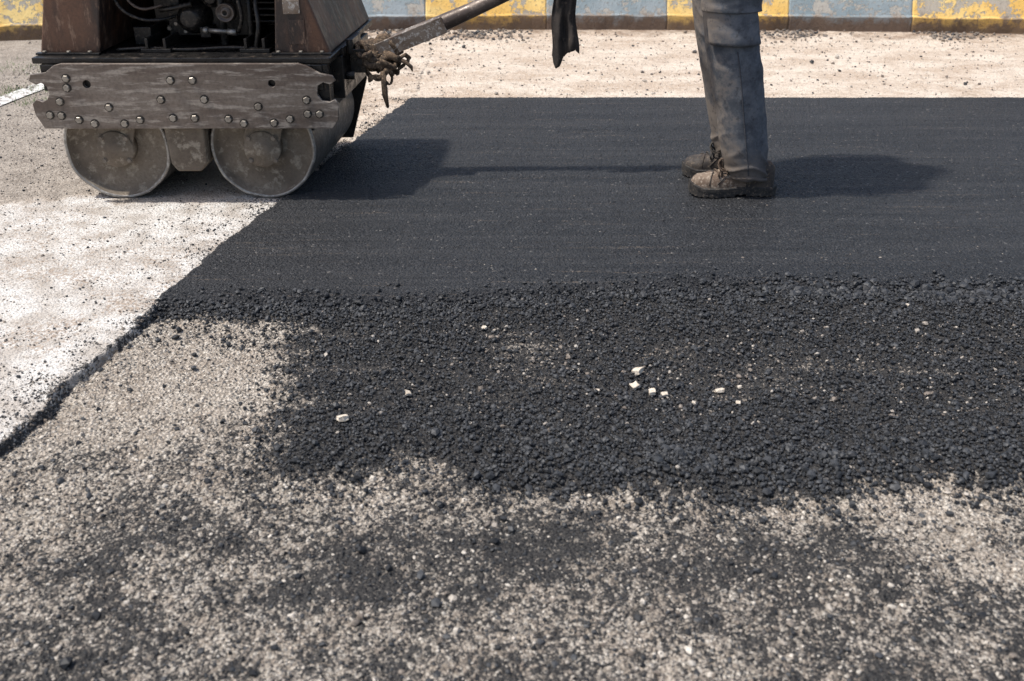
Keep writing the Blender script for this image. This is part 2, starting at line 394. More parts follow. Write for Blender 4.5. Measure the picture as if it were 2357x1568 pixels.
# ---------------------------------------------------------------- stones
ph=(1+5**.5)/2
IV=np.array([(-1,ph,0),(1,ph,0),(-1,-ph,0),(1,-ph,0),(0,-1,ph),(0,1,ph),(0,-1,-ph),(0,1,-ph),(ph,0,-1),(ph,0,1),(-ph,0,-1),(-ph,0,1)],float);IV/=np.linalg.norm(IV[0])
IF=np.array([(0,11,5),(0,5,1),(0,1,7),(0,7,10),(0,10,11),(1,5,9),(5,11,4),(11,10,2),(10,7,6),(7,1,8),(3,9,4),(3,4,2),(3,2,6),(3,6,8),(3,8,9),(4,9,5),(2,4,11),(6,2,10),(8,6,7),(9,8,1)])
def stones(name,x,y,r,tone,sink=.35,stack=0,mat=M_AGG,flat=.8):
    N=len(x)
    q=rng.normal(size=(N,4));q/=np.linalg.norm(q,axis=1)[:,None];w,a,b,c=q.T
    R=np.stack([1-2*(b*b+c*c),2*(a*b-c*w),2*(a*c+b*w),2*(a*b+c*w),1-2*(a*a+c*c),2*(b*c-a*w),2*(a*c-b*w),2*(b*c+a*w),1-2*(a*a+b*b)],1).reshape(N,3,3)
    P=IV[None]*(1+rng.uniform(-.28,.22,(N,12,1)))
    P=P*rng.uniform(.62,1.25,(N,1,3))*r[:,None,None]
    P=np.einsum('nij,nkj->nki',R,P)
    P[:,:,2]*=flat
    z=surf(x,y)+r*(.6-sink)+rng.uniform(0,1,N)*stack
    P=P+np.stack([x,y,z],1)[:,None,:]
    F=(IF[None]+(np.arange(N)*12)[:,None,None]).reshape(-1,3)
    me=np_mesh(name,P.reshape(-1,3),F,mat,{"tone":np.repeat(tone,12)})
    ob=bpy.data.objects.new(name,me);COL.objects.link(ob);ob["kind"]="stuff";return ob
def cand(n,x0,x1,y0,y1):return rng.uniform(x0,x1,n),rng.uniform(y0,y1,n)
# loose aggregate carpet
x,y=cand(200000,-1.02,1.75,1.50,2.74)
L=loose(x,y);TH=thin(x,y)
dens=L**1.7*(1-.80*TH)*(.75+.5*(fbm(x,y,16,3,85)-.3))
dens=np.where(y-near_edge(x)>-.02,0,dens)
k=(rng.random(len(x))<dens*.62)&(x-edge(y)>.004);x=x[k];y=y[k];TH=TH[k]
r=np.clip(np.exp(rng.normal(math.log(.0024),.46,len(x))),.0012,.0090)*(1.12-.25*TH)*(1+.25*ss(y,2.0,1.8)*ss(x,-.2,.2))
tone=rng.uniform(0,.85,len(x));tone=np.where(rng.random(len(x))<.22*TH+.004,rng.uniform(.875,.97,len(x)),tone)
o=stones("loose_aggregate",x,y,r,tone,.35,.006);o["label"]="loose black asphalt aggregate spread over the base"
# crumbly lip of the rolled mat
x,y=cand(52000,-1.02,1.75,2.5,2.86)
d=y-near_edge(x);dens=np.exp(-((d+.05)/.04)**2)*(.45+.7*ss(x,.3,1.0)*ss(fbm(x,y,8,3,82),.3,.6))+.05*np.exp(-((d-.01)/.04)**2)
k=(rng.random(len(x))<dens)&(x-edge(y)>-.006);x=x[k];y=y[k]
r=np.clip(np.exp(rng.normal(math.log(.0032),.48,len(x))),.0015,.0105)*(1+.35*ss(x,.3,1))
o=stones("crumbled_asphalt",x,y,r,rng.uniform(0,.85,len(x)),.4,.005);o["label"]="coarse black asphalt crumbs along the mat edge"
# specks on the base
x,y=cand(190000,-1.25,1.6,1.02,2.6)
fo=ss(y,2.1,1.75);Lc=loose(x,y)
pd=.36+.55*ss(fbm(x,y,15,4,52,.65),.40,.66)*(.35+.65*fo)+.45*Lc
dark=rng.random(len(x))<np.clip(pd,0,1)
k=(rng.random(len(x))<.30*(.55+.45*fo))&(x-edge(y)>.004)&((Lc<.6)|(thin(x,y)>.4));x=x[k];y=y[k];dark=dark[k]
r=np.clip(np.exp(rng.normal(math.log(.0016),.54,len(x))),.0007,.0090)
tone=np.where(dark,rng.uniform(.05,.86,len(x)),rng.uniform(.88,1.0,len(x)))
o=stones("scattered_grit",x,y,r,tone,.3);o["label"]="scattered tar crumbs and pale grit on sandy base"
x,y=cand(1500,-1.25,1.6,1.02,2.5);k=(x-edge(y)>.02)&(loose(x,y)<.5);x=x[k];y=y[k]
r=np.clip(np.exp(rng.normal(math.log(.0052),.3,len(x))),.003,.011)
o=stones("embedded_pebbles",x,y,r,np.where(rng.random(len(x))<.5,rng.uniform(0,.8,len(x)),rng.uniform(.9,1,len(x))),.85,0,flat=.7);o["label"]="pebbles and tar lumps embedded in the milled base"
x,y=cand(9000,-1.1,1.6,1.2,2.6);sd=sdist(x,y);k=(x-edge(y)>.01)&(sd<.03)&(rng.random(len(x))<.55*np.exp(-np.abs(sd)/.13)+.02);x=x[k];y=y[k]
r=np.clip(np.exp(rng.normal(math.log(.0032),.5,len(x))),.0014,.011)
o=stones("tar_lumps",x,y,r,rng.uniform(0,.8,len(x)),.2,.001);o["label"]="stray black asphalt lumps around the loose pile"
# grain of the rolled mat
x,y=cand(75000,-1.05,2.6,2.68,4.88)
k=(x-edge(y)>.0)&(np.abs(x)<.52*y+.1)&(y-near_edge(x)>.0)&(rng.random(len(x))<(3.2/y)**1.5);x=x[k];y=y[k]
r=np.clip(np.exp(rng.normal(math.log(.0020),.32,len(x))),.001,.0048)
tone=rng.uniform(0,.86,len(x))
stk=fbm(x*.25,y*3,6,4,87);pw=.003+.03*ss(stk,.58,.72)
tone=np.where(rng.random(len(x))<pw,rng.uniform(.875,.95,len(x)),tone)
o=stones("rolled_asphalt_grain",x,y,r,tone,.55,0,flat=.5);o["label"]="fine stone grain showing in the rolled asphalt"
# grains on the old slab beside the mat edge
y=rng.uniform(1.2,4.9,14000);x=edge(y)-rng.exponential(.08,14000)-.002
x2,y2=cand(12000,-2.4,-.9,1.2,3.5);k=x2<edge(y2);x=np.concatenate([x,x2[k]]);y=np.concatenate([y,y2[k]])
k=rng.random(len(x))<(.12+.88*ss(fbm(x,y,9,4,84,.6),.4,.65));x=x[k];y=y[k]
r=np.clip(np.exp(rng.normal(math.log(.0014),.52,len(x))),.0006,.0070)
tn=np.where(rng.random(len(x))<.25,rng.uniform(.88,.95,len(x)),rng.uniform(0,.86,len(x)))
o=stones("tar_crumbs",x,y,r,tn,.2);o["label"]="tar crumbs spilled on pale concrete"
# broken black lip at the cut
y=rng.uniform(1.1,2.68,4200);y=y[rng.random(len(y))<ss(fbm(y,y*0,9,3,95),.4,.65)];x=edge(y)+rng.normal(.006,.006,len(y))
o=stones("cut_edge_crumbs",x,y,np.clip(np.exp(rng.normal(math.log(.0022),.45,len(y))),.001,.006),np.where(rng.random(len(y))<.3,.9,rng.uniform(0,.85,len(y))),.5);o["label"]="black crumbs packed along the cut edge"
# sand strip debris
x,y=cand(6000,-2.6,3.2,4.93,6.45)
r=np.clip(np.exp(rng.normal(math.log(.0024),.58,len(x))),.001,.016)
tone=np.where(rng.random(len(x))<.3,.3,rng.uniform(.88,1,len(x)))
o=stones("sand_debris",x,y,r,tone,.2);o["label"]="pebbles and clods on the sandy strip"
x,y=cand(6500,-3,3.4,6.1,6.55);k=rng.random(len(x))<ss(fbm(x,y*0,3,3,90),.4,.75)*ss(y,6.05,6.5);x=x[k];y=y[k]
o=stones("kerb_dirt",x,y,rng.uniform(.002,.013,len(x)),rng.uniform(.87,.93,len(x)),.2);o["label"]="brown dirt gathered along the kerb foot"
# old gravel at the far side of the roller
x,y=cand(9000,-2.6,-1.2,3.5,6.2)
o=stones("old_road_grit",x,y,np.clip(np.exp(rng.normal(math.log(.0021),.4,len(x))),.001,.007),np.where(rng.random(len(x))<.6,rng.uniform(.88,1,len(x)),.4),.2);o["label"]="fine grit on old worn asphalt"

# individual pale stones
def pale_stone(px,py,r,lab,sx=1.3):
    bm=bmesh.new();bmesh.ops.create_cube(bm,size=1.5);bmesh.ops.subdivide_edges(bm,edges=bm.edges[:],cuts=1)
    for v in bm.verts:
        n=v.co.copy()
        if n.length>1.1:n*=.86
        n*=1+.45*noise.noise(n*1.3+Vector((px*131,py*77,0)))
        v.co=Vector((n.x*sx,n.y*1.05,n.z*.6))*r
    rot=Matrix.Rotation(random.uniform(0,3),4,'Z')@Matrix.Rotation(random.uniform(-.4,.4),4,'X');bm.transform(rot)
    me=bpy.data.meshes.new("pale_stone");bm.to_mesh(me);bm.free();me.materials.append(M_PALE)
    ob=bpy.data.objects.new("pale_stone",me);ob.location=(px,py,float(surf(np.array([px]),np.array([py]))[0])+r*.6+.002)
    b=ob.modifiers.new("b",'BEVEL');b.width=r*.12;b.segments=1
    COL.objects.link(ob);ob["label"]=lab;ob["category"]="stone";ob["group"]="pale stones on the loose asphalt"
for px,py,r,l in [(.312,2.262,.014,"squarish cream stone on loose black asphalt"),(.298,2.19,.012,"flat cream stone on loose black asphalt"),
    (.335,2.158,.011,"chipped cream stone on loose black asphalt"),(.365,2.15,.008,"small cream stone on loose black asphalt"),(.205,2.175,.007,"small cream stone on loose black asphalt"),
    (.50,2.175,.011,"rough cream stone on loose black asphalt"),(.43,2.12,.006,"small cream stone on loose black asphalt"),(.555,2.20,.006,"small cream stone on loose black asphalt"),
    (-.25,2.16,.009,"flat white chip on loose black asphalt"),(.17,2.28,.006,"small cream stone on loose black asphalt"),(.535,2.12,.006,"small cream stone on loose black asphalt"),
    (-.075,2.50,.007,"small pale stone on loose black asphalt"),(-.385,2.02,.013,"broad pale stone beside loose black asphalt"),(1.1,2.62,.006,"pale stone on coarse black crumbs")]:
    pale_stone(px,py,r,l)

# weeds
bm=bmesh.new()
for (cx,cy,n,s) in [(-2.37,5.02,260,.10),(-2.20,4.80,120,.06),(-2.60,5.5,160,.12),(-2.47,4.9,120,.08)]:
    for i in range(n):
        px=cx+random.gauss(0,s);py=cy+random.gauss(0,s*.6);a=random.uniform(0,6.28);l=random.uniform(.008,.026);w=.0016
        dx,dy=math.cos(a),math.sin(a);z0=0
        v=[bm.verts.new((px-dy*w,py+dx*w,z0)),bm.verts.new((px+dy*w,py-dx*w,z0)),bm.verts.new((px+dx*l*.8,py+dy*l*.8,z0+l))]
        bm.faces.new(v)
o=from_bm("weeds",bm,M_WEED,recalc=False);o["kind"]="stuff";o["label"]="thin green weeds in the old asphalt"

# ---------------------------------------------------------------- kerb
def ky(x):
    q=max(-4.5,min(4.5,x));return 6.52-.018*(q-.3)**2*(1.75 if q<.3 else .95)
prof=[(.0,-.03),(.0,.082),(.014,.092),(.11,.34),(.14,.362),(.42,.362),(.42,-.03)]
xs=[];b0=-.523;P=.7325
bm=bmesh.new()
for k in range(-11,13):
    xa=b0+k*P
    for f in (0,.012,.02,.12,.25,.38,.5,.62,.75,.88,.98,.988):xs.append((xa+f*P,k,f))
rings=[]
for (xv,k,f) in xs:
    ind=.006 if f==0 else 0
    yb=float(ky(xv));rings.append(([bm.verts.new((xv,yb+o_+ind+.008*noise.noise(Vector((xv*6,h*9,0))),h-ind*(h>.3)+(.009*noise.noise(Vector((xv*7,h*5,4))) if h>0 else 0))) for (o_,h) in prof],k))
for i in range(len(rings)-1):
    a,k=rings[i];b,_=rings[i+1]
    for j in range(len(prof)-1):
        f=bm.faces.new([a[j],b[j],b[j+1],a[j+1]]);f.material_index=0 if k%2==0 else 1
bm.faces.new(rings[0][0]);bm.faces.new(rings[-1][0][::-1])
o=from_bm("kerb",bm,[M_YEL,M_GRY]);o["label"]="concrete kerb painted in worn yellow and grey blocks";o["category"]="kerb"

# ---------------------------------------------------------------- road roller
RR=thing("road_roller",(-1.1,3.8,0),"rusty black walk-behind double drum roller on asphalt edge","road roller")
roller_parts=[]
def rp(name,bm,mat,parent=None,**k):
    o=from_bm(name,bm,mat,parent or RR,**k);roller_parts.append(o);return o
DR=.182
def hexbolt_mesh(name,r,h,m1,m2):
    bm=bmesh.new()
    latheY(bm,[(0,0),(r*1.3,0),(r*1.3,-.0015),(r*.9,-.0015)],0,0,24,[1]*3,smooth=False)
    latheY(bm,[(r,-.001),(r,-h*.8),(r*.86,-h),(0,-h)],0,0,6,[0]*3,smooth=False)
    bmesh.ops.recalc_face_normals(bm,faces=bm.faces[:])
    me=bpy.data.meshes.new(name);bm.to_mesh(me);bm.free();me.materials.append(m1);me.materials.append(m2);return me
bolt_me=hexbolt_mesh("bolt",.0115,.009,M_BOLT,M_WASH);hbolt_me=hexbolt_mesh("bolt",.0100,.007,M_HBOLT,M_DFACE)
def bolt(parent,x,y,z,s=1,me=bolt_me,rot=None):
    o=bpy.data.objects.new("bolt",me);COL.objects.link(o);o.parent=parent
    root=parent
    while root.parent is not None:root=root.parent
    o.matrix_parent_inverse=Matrix.Identity(4) if parent is not root else Matrix.Translation(-root.location)
    o.location=(x,y,z);o.scale=(s,s,s);o.rotation_euler=(0,random.uniform(0,1) if rot is None else rot,0);return o
for cx in (-1.365,-.86):
    bm=bmesh.new()
    latheY(bm,[(0,3.532),(.150,3.532),(.164,3.526),(.1705,3.502),(.177,3.499),(.1815,3.503),(DR,3.508),(DR,4.092),(.177,4.10),(.165,4.07),(0,4.07)],cx,DR,96,[0,0,0,1,1,1,2,2,2,0])
    for v in bm.verts:
        if v.co.y<3.53:
            a=math.atan2(v.co.z-DR,v.co.x-cx);k=1+.026*noise.noise(Vector((math.cos(a)*2.8,math.sin(a)*2.8,cx*9)));v.co.x=cx+(v.co.x-cx)*k;v.co.z=DR+(v.co.z-DR)*min(k,1.0)
    d=rp("drum",bm,[M_DFACE,M_RIM,M_DRUM],recalc=True)
    bm=bmesh.new()
    latheY(bm,[(0,3.482),(.026,3.482),(.030,3.486),(.060,3.487),(.063,3.490),(.063,3.534),(0,3.534)],cx,DR,48)
    hb=rp("hub",bm,M_DFACE,d)
    for sx,sz in ((-1,1),(1,1),(-1,-1),(1,-1)):bolt(hb,cx+sx*.043,3.487,DR+sz*.039,.8,hbolt_me)
    bm=bmesh.new()
    prismY(bm,[(cx-.058,DR+.01),(cx+.058,DR-.01),(cx+.064,DR+.03),(cx+.092,DR+.13),(cx-.03,DR+.13),(cx-.062,DR+.04)],3.494,3.508)
    rp("drum_bracket",bm,M_DFACE,bevel=.004)
# side plate with real holes (filled 2D curve)
outer=[(-1.475,.484),(-.70,.484),(-.675,.477),(-.632,.452),(-.592,.444),(-.583,.430),(-.600,.419),(-.622,.426),(-.642,.414),(-.646,.385),(-.632,.362),(-.605,.358),(-.588,.366),(-.578,.352),(-.582,.30),(-.604,.271),(-1.568,.271),(-1.59,.318),(-1.592,.352),(-1.577,.366),(-1.558,.358),(-1.541,.366),(-1.530,.385),(-1.533,.411),(-1.55,.425),(-1.568,.418),(-1.588,.430),(-1.580,.448),(-1.53,.455),(-1.500,.477)]
cu=bpy.data.curves.new("p",'CURVE');cu.dimensions='2D';cu.fill_mode='BOTH';cu.extrude=.006;cu.bevel_depth=.0015;cu.bevel_resolution=1
def spl(pts):
    s=cu.splines.new('POLY');s.points.add(len(pts)-1)
    for p,q in zip(s.points,pts):p.co=(q[0],q[1],0,1)
    s.use_cyclic_u=True
spl(outer)
for hx,hz in ((-1.401,.419),(-.791,.421)):spl([(hx+.0135*math.cos(a*math.pi/10),hz+.0135*math.sin(a*math.pi/10)) for a in range(20)])
co=bpy.data.objects.new("p",cu);COL.objects.link(co);bpy.context.view_layer.update()
me=bpy.data.meshes.new_from_object(co.evaluated_get(bpy.context.evaluated_depsgraph_get()));bpy.data.objects.remove(co)
for v in me.vertices:v.co=Vector((v.co.x,3.444+v.co.z,v.co.y))
me.flip_normals()
me.name="side_plate";me.materials.clear();me.materials.append(M_STEEL)
sp=bpy.data.objects.new("side_plate",me);link(sp,RR);sp["label"]="worn steel side plate studded with hex bolts"
for bx,bz in [(-1.465,.438),(-1.468,.407),(-1.123,.432),(-1.051,.432),(-1.50,.361),(-1.341,.342),(-1.164,.368),(-1.02,.369),(-.844,.345),(-.681,.367),(-1.542,.316),(-1.504,.314),(-1.448,.30),(-1.398,.287),(-1.298,.287),(-1.244,.30),(-1.133,.306),(-1.06,.306),(-.948,.303),(-.898,.288),(-.797,.29),(-.742,.303),(-.682,.32),(-.642,.32)]:
    bolt(sp,bx,3.4365,bz)
# chassis
bm=bmesh.new()
box(bm,-1.50,-.66,3.456,3.492,.285,.478)
box(bm,-.66,-.608,3.465,3.495,.33,.478)
box(bm,-1.555,-.625,3.46,4.09,.39,.477)
box(bm,-1.50,-.66,4.105,4.14,.285,.478)
box(bm,-.625,-.585,3.60,4.0,.33,.475)
box(bm,-1.60,-1.555,3.60,4.0,.33,.475)
rp("chassis",bm,M_BLACK,bevel=.003)
bm=bmesh.new()
box(bm,-1.578,-.597,3.462,4.14,.479,.499)
rp("deck",bm,M_BLACK,bevel=.003)
for px in (-1.19,-.86):
    bm=bmesh.new()
    box(bm,px-.05,px+.05,3.535,3.60,.499,.512)
    for q in (-.03,.03):box(bm,px+q-.005,px+q+.005,3.54,3.66,.5115,.545)
    rp("engine_mount",bm,M_BLACK,bevel=.002)
bm=bmesh.new()
prismY(bm,[(-1.185,.30),(-1.175,.135),(-1.155,.108),(-1.075,.108),(-1.05,.14),(-1.045,.30)],3.47,3.62)
rp("drive_casing",bm,M_DFACE,bevel=.008,segs=3)
bm=bmesh.new()
box(bm,-1.16,-1.07,3.66,4.05,.12,.38)
rp("axle_beam",bm,M_BLACK,bevel=.004)
# hood columns
def col(bl,br,tl,tr,y0,y1,z0,z1):
    hexa(bm,[(bl,y0),(br,y0),(br,y1),(bl,y1)],z0,[(tl,y0),(tr,y0),(tr,y1),(tl,y1)],z1)
bm=bmesh.new()
col(-1.571,-1.373,-1.516,-1.335,3.522,4.08,.5,.72)
hl=rp("hood_panel",bm,M_RUST,bevel=.006);hl["label"]="rust streaked hood panel beside the engine bay"
bm=bmesh.new()
col(-.790,-.604,-.770,-.682,3.522,4.13,.5,.72)
hr=rp("hood_panel",bm,M_RUST,bevel=.006);hr["label"]="rust stained dark hood panel with worn patch"
bm=bmesh.new()
hexa(bm,[(-1.518,3.518),(-.678,3.518),(-.678,4.13),(-1.518,4.13)],.722,[(-1.44,3.66),(-.74,3.66),(-.74,3.96),(-1.44,3.96)],.88)
rp("hood_cover",bm,M_RUST,bevel=.02,segs=3)
bm=bmesh.new();box(bm,-1.372,-.792,4.03,4.06,.5,.721);rp("firewall",bm,M_BLACK)
for (a,b,lab) in ((-1.578,-1.366,(-1.55,-1.47,-1.40)),(-.797,-.600,(-.775,-.70,-.63))):
    bm=bmesh.new();box(bm,a,b,3.500,3.520,.4995,.506)
    fl=rp("hood_flange",bm,M_BLACK,bevel=.0015)
    for px in lab:
        o=bolt(fl,px,3.509,.5065,.6);o.rotation_euler=(-math.pi/2,0,0)
bm=bmesh.new();box(bm,-.748,-.693,3.5175,3.5205,.628,.672);rp("data_plate",bm,M_CHAN,bevel=.001)
bm=bmesh.new();box(bm,-.735,-.682,3.5185,3.5207,.53,.61);rp("panel_patch",bm,M_RUST,bevel=.001)
# engine
bm=bmesh.new()
box(bm,-1.21,-.93,3.72,3.96,.52,.71)
box(bm,-1.27,-1.21,3.76,3.92,.56,.70)
for i in range(7):box(bm,-.925,-.83,3.74,3.94,.56+i*.021,.568+i*.021)
latheY(bm,[(0,3.645),(.028,3.645),(.045,3.66),(.055,3.69),(.06,3.73)],-1.11,.588,28)
latheY(bm,[(0,3.66),(.02,3.66),(.024,3.67),(.034,3.675),(.034,3.73)],-1.035,.655,24)
box(bm,-1.17,-1.14,3.66,3.73,.60,.70);box(bm,-1.08,-1.045,3.655,3.73,.525,.56)
box(bm,-1.31,-1.25,3.66,3.80,.5,.56)
tube(bm,[(-1.0,3.66,.50),(-1.0,3.66,.63),(-1.0,3.68,.72)],.013)
tube(bm,[(-.9,3.63,.50),(-.895,3.63,.60),(-.90,3.66,.72)],.01)
tube(bm,[(-1.2,3.64,.62),(-1.15,3.63,.628),(-1.09,3.64,.64)],.009)
en=rp("engine",bm,M_ENG,bevel=.004)
for bx,bz in ((-1.14,.62),(-1.08,.62),(-1.15,.57),(-1.075,.555),(-1.12,.545)):bolt(en,bx,3.668,bz,.6)
for bx,bz in ((-1.19,.685),(-1.19,.545),(-.95,.69),(-.95,.54),(-1.0,.70)):bolt(en,bx,3.719,bz,.7)
bm=bmesh.new()
latheY(bm,[(.008,3.60),(.012,3.598),(.018,3.61),(.022,3.612),(.027,3.60),(.030,3.60),(.031,3.63),(0,3.63)],-.968,.617,32);rp("pulley",bm,M_STEEL,en)
bm=bmesh.new();tube(bm,[(-1.045,3.60,.560),(-1.03,3.60,.560)],.012);tube(bm,[(-1.03,3.60,.560),(-.965,3.60,.556)],.008);tube(bm,[(-.965,3.6,.556),(-.935,3.60,.554)],.011);rp("hydraulic_fitting",bm,M_SILV,en)
for k,(pts,r) in enumerate([([(-1.34,3.60,.70),(-1.31,3.59,.635),(-1.25,3.59,.60),(-1.19,3.60,.595),(-1.15,3.64,.60)],.006),([(-1.30,3.62,.72),(-1.285,3.60,.66),(-1.24,3.60,.63),(-1.18,3.62,.64)],.005),([(-.93,3.60,.555),(-.91,3.59,.60),(-.915,3.59,.66),(-.93,3.6,.72)],.007),([(-.87,3.57,.5),(-.85,3.57,.58),(-.86,3.6,.66),(-.84,3.64,.72)],.008),([(-1.33,3.56,.505),(-1.22,3.56,.51),(-1.1,3.555,.506),(-.95,3.56,.512),(-.83,3.56,.506)],.006)]):
    P=[]
    for i in range(len(pts)-1):
        for s in range(6):
            t=s/6;p0=Vector(pts[max(i-1,0)]);p1=Vector(pts[i]);p2=Vector(pts[i+1]);p3=Vector(pts[min(i+2,len(pts)-1)])
            P.append(.5*((2*p1)+(p2-p0)*t+(2*p0-5*p1+4*p2-p3)*t*t+(3*p1-p0-3*p2+p3)*t**3))
    P.append(Vector(pts[-1]));bm=bmesh.new();tube(bm,P,r,8);rp("hose",bm,M_ENG if k!=1 else M_TUBE,en)
bm=bmesh.new();prismY(bm,[(-.86,.45),(-.655,.45),(-.634,.27),(-.705,.03),(-.765,.03),(-.85,.2)],4.145,4.155);rp("drum_shield",bm,M_BLACK)
bm=bmesh.new();hexa(bm,[(-.700,3.52),(-.690,3.52),(-.690,4.09),(-.700,4.09)],.225,[(-.640,3.52),(-.63,3.52),(-.63,4.09),(-.64,4.09)],.39);rp("scraper",bm,M_BLACK)
# tow bracket
bm=bmesh.new()
box(bm,-.585,-.515,3.70,3.712,.395,.475);box(bm,-.585,-.515,3.79,3.802,.395,.475)
box(bm,-.60,-.585,3.62,3.88,.36,.50)
tube(bm,[(-.535,3.69,.435),(-.535,3.812,.435)],.012)
tube(bm,[(-.56,3.66,.47),(-.56,3.66,.52)],.012);tube(bm,[(-.575,3.64,.40),(-.545,3.64,.40)],.014)
rp("tow_bracket",bm,M_BLACK,bevel=.002)
# drawbar channel
def dirbox(bm,a,b,h,y0,y1):
    a=Vector((a[0],0,a[1]));b=Vector((b[0],0,b[1]));d=(b-a).normalized();n=Vector((-d.z,0,d.x))
    P=[a-n*h/2,b-n*h/2,b+n*h/2,a+n*h/2];prismY(bm,[(p.x,p.z) for p in P],y0,y1)
bm=bmesh.new()
dirbox(bm,(-.54,.435),(-.235,.556),.058,3.722,3.730)
dirbox(bm,(-.54,.435),(-.235,.556),.058,3.772,3.780)
dirbox(bm,(-.43-.369*.025,.4787+.93*.025),(-.235-.369*.025,.556+.93*.025),.006,3.731,3.771)
ch=rp("drawbar_channel",bm,M_CHAN,bevel=.002)
bm=bmesh.new()
tube(bm,[(-.275,3.751,.543),(-.235,3.751,.560),(-.14,3.751,.600),(0,3.751,.664),(.2,3.751,.757),(.36,3.751,.836),(.42,3.751,.885)],[.024,.029,.026,.025,.024,.022,.018],16)
tb=rp("drawbar_tube",bm,M_TUBE);
bm=bmesh.new();tube(bm,[(.42,3.46,.90),(.42,3.55,.90),(.42,3.95,.90),(.42,4.03,.90)],.014,14);rp("handlebar",bm,M_BLACK)
for o in roller_parts:
    for v in o.data.vertices:
        if v.co.x<-.58:v.co.x+=.095*max(0,v.co.y-3.53)
# rope tangle on the bracket
bm=bmesh.new()
def loop(c,r,ax,w,seed,n=40,fl=.6):
    P=[]
    for i in range(n):
        a=i*2*math.pi/n;v=Vector((math.cos(a)*r[0],math.sin(a)*r[1],0));v.rotate(Matrix.Rotation(ax[0],3,'X')@Matrix.Rotation(ax[1],3,'Z'))
        nn=noise.noise_vector(Vector((math.cos(a)*1.3,math.sin(a)*1.3,seed)))*.026
        P.append(Vector(c)+v+nn)
    tube(bm,P,[w*(1+.45*noise.noise(Vector((i*.6,seed,0)))) for i in range(n)],10,closed=True,flat=fl)
rx=[((-.485,3.745,.458),(.042,.045),(1.5,.3),.018),((-.455,3.745,.450),(.040,.048),(1.3,-.4),.017),((-.43,3.74,.455),(.034,.045),(1.7,.9),.015),((-.455,3.70,.43),(.055,.020),(1.4,.2),.013),((-.405,3.715,.425),(.036,.020),(1.9,.1),.010),((-.48,3.71,.415),(.03,.032),(1.2,.5),.011),((-.445,3.70,.395),(.020,.026),(1.6,0),.007),((-.51,3.72,.465),(.022,.03),(.6,1),.016)]
for i,(c,r,ax,w) in enumerate(rx):loop(c,r,ax,w,i*3.7,fl=.55)
tube(bm,[(-.41,3.71,.44),(-.375,3.70,.435),(-.355,3.70,.415),(-.35,3.70,.40)],[.014,.013,.011,.004],8,flat=.6)
tube(bm,[(-.455,3.69,.40),(-.452,3.68,.36),(-.450,3.675,.32),(-.440,3.675,.275)],[.009,.009,.010,.005],8,flat=.5)
for v in bm.verts:v.co+=noise.noise_vector(v.co*60)*.005
o=from_bm("rope",bm,M_ROPE,smooth=True);o["label"]="dirty brown rope knotted around the tow bracket";o["category"]="rope"
# hanging rag
bm=bmesh.new();nu,nv=34,44;rows=[]
for j in range(nv+1):
    t=j/nv;row=[]
    for i in range(nu+1):
        s=i/nu
        bot=float(np.interp(s,[0,.18,.34,.40,.62,.82,1],[.448,.405,.416,.44,.462,.470,.452]))+.006*noise.noise(Vector((s*15,1,0)))
        z=.775*(1-t)+bot*t
        wdt=.066+.030*t
        xx=.178+(s-.5)*wdt+.008*t+.004*math.sin(z*30)
        yy=3.726+.011*math.sin(s*13+t*1.5)*(0.4+.6*t)+.014*noise.noise(Vector((s*4,t*5,2)))
        row.append(bm.verts.new((xx,yy,z)))
    rows.append(row)
for j in range(nv):
    for i in range(nu):bm.faces.new([rows[j][i],rows[j][i+1],rows[j+1][i+1],rows[j+1][i]])
tube(bm,[(.178,3.751+.032*math.cos(a),.747+.033*math.sin(a)) for a in [k*.524 for k in range(12)]],.022,8,closed=True,flat=.25)
o=from_bm("rag",bm,M_RAG,smooth=True);o["label"]="torn black rag hanging from the drawbar tube";o["category"]="rag"
sol=o.modifiers.new("s",'SOLIDIFY');sol.thickness=.002

# ---------------------------------------------------------------- person
PE=thing("person",(.78,3.66,.012),"worker in dusty grey cargo trousers and brown boots gripping handlebar","person")
def leg_tab(dx,ya,yh):
    return [(.080,.827+dx,.072,.074,ya),(.13,.817+dx,.075,.075,ya),(.229,.797+dx,.081,.080,ya),(.38,.766+dx,.086,.086,ya),(.46,.749+dx,.089,.09,ya),(.54,.731+dx,.091,.092,ya+(yh-ya)*.3),(.666,.706+dx,.090,.095,ya+(yh-ya)*.5),(.80,.702+dx,.10,.10,ya+(yh-ya)*.8),(.93,.72+dx,.10,.10,yh)]
NEAR=leg_tab(0,3.565,3.60);FAR=leg_tab(.000,3.765,3.75)
def interp(tab,z):
    zs=[t[0] for t in tab];return [float(np.interp(z,zs,[t[k] for t in tab])) for k in range(1,5)]
def legtube(bm,tab,seg=40,n=60,cut=1):
    rings=[]
    for i in range(n+1):
        z=tab[0][0]+(tab[-1][0]-tab[0][0])*i/n;cx,rx,ry,cy=interp(tab,z)
        rings.append([bm.verts.new((cx+rx*cut*math.cos(a*2*math.pi/seg),cy+ry*cut*math.sin(a*2*math.pi/seg),z)) for a in range(seg)])
    for i in range(n):
        for k in range(seg):bm.faces.new([rings[i][k],rings[i][(k+1)%seg],rings[i+1][(k+1)%seg],rings[i+1][k]])
    bm.faces.new(rings[0][::-1]);bm.faces.new(rings[-1])
def attach(me,name,mat,parent):
    me.materials.clear();me.materials.append(mat);o=bpy.data.objects.new(name,me);link(o,parent);return o
bm=bmesh.new();legtube(bm,NEAR);legtube(bm,FAR);ellipsoid(bm,(.74,3.675,.96),(.125,.165,.12))
me=remesh(bm,.0050,"trousers")
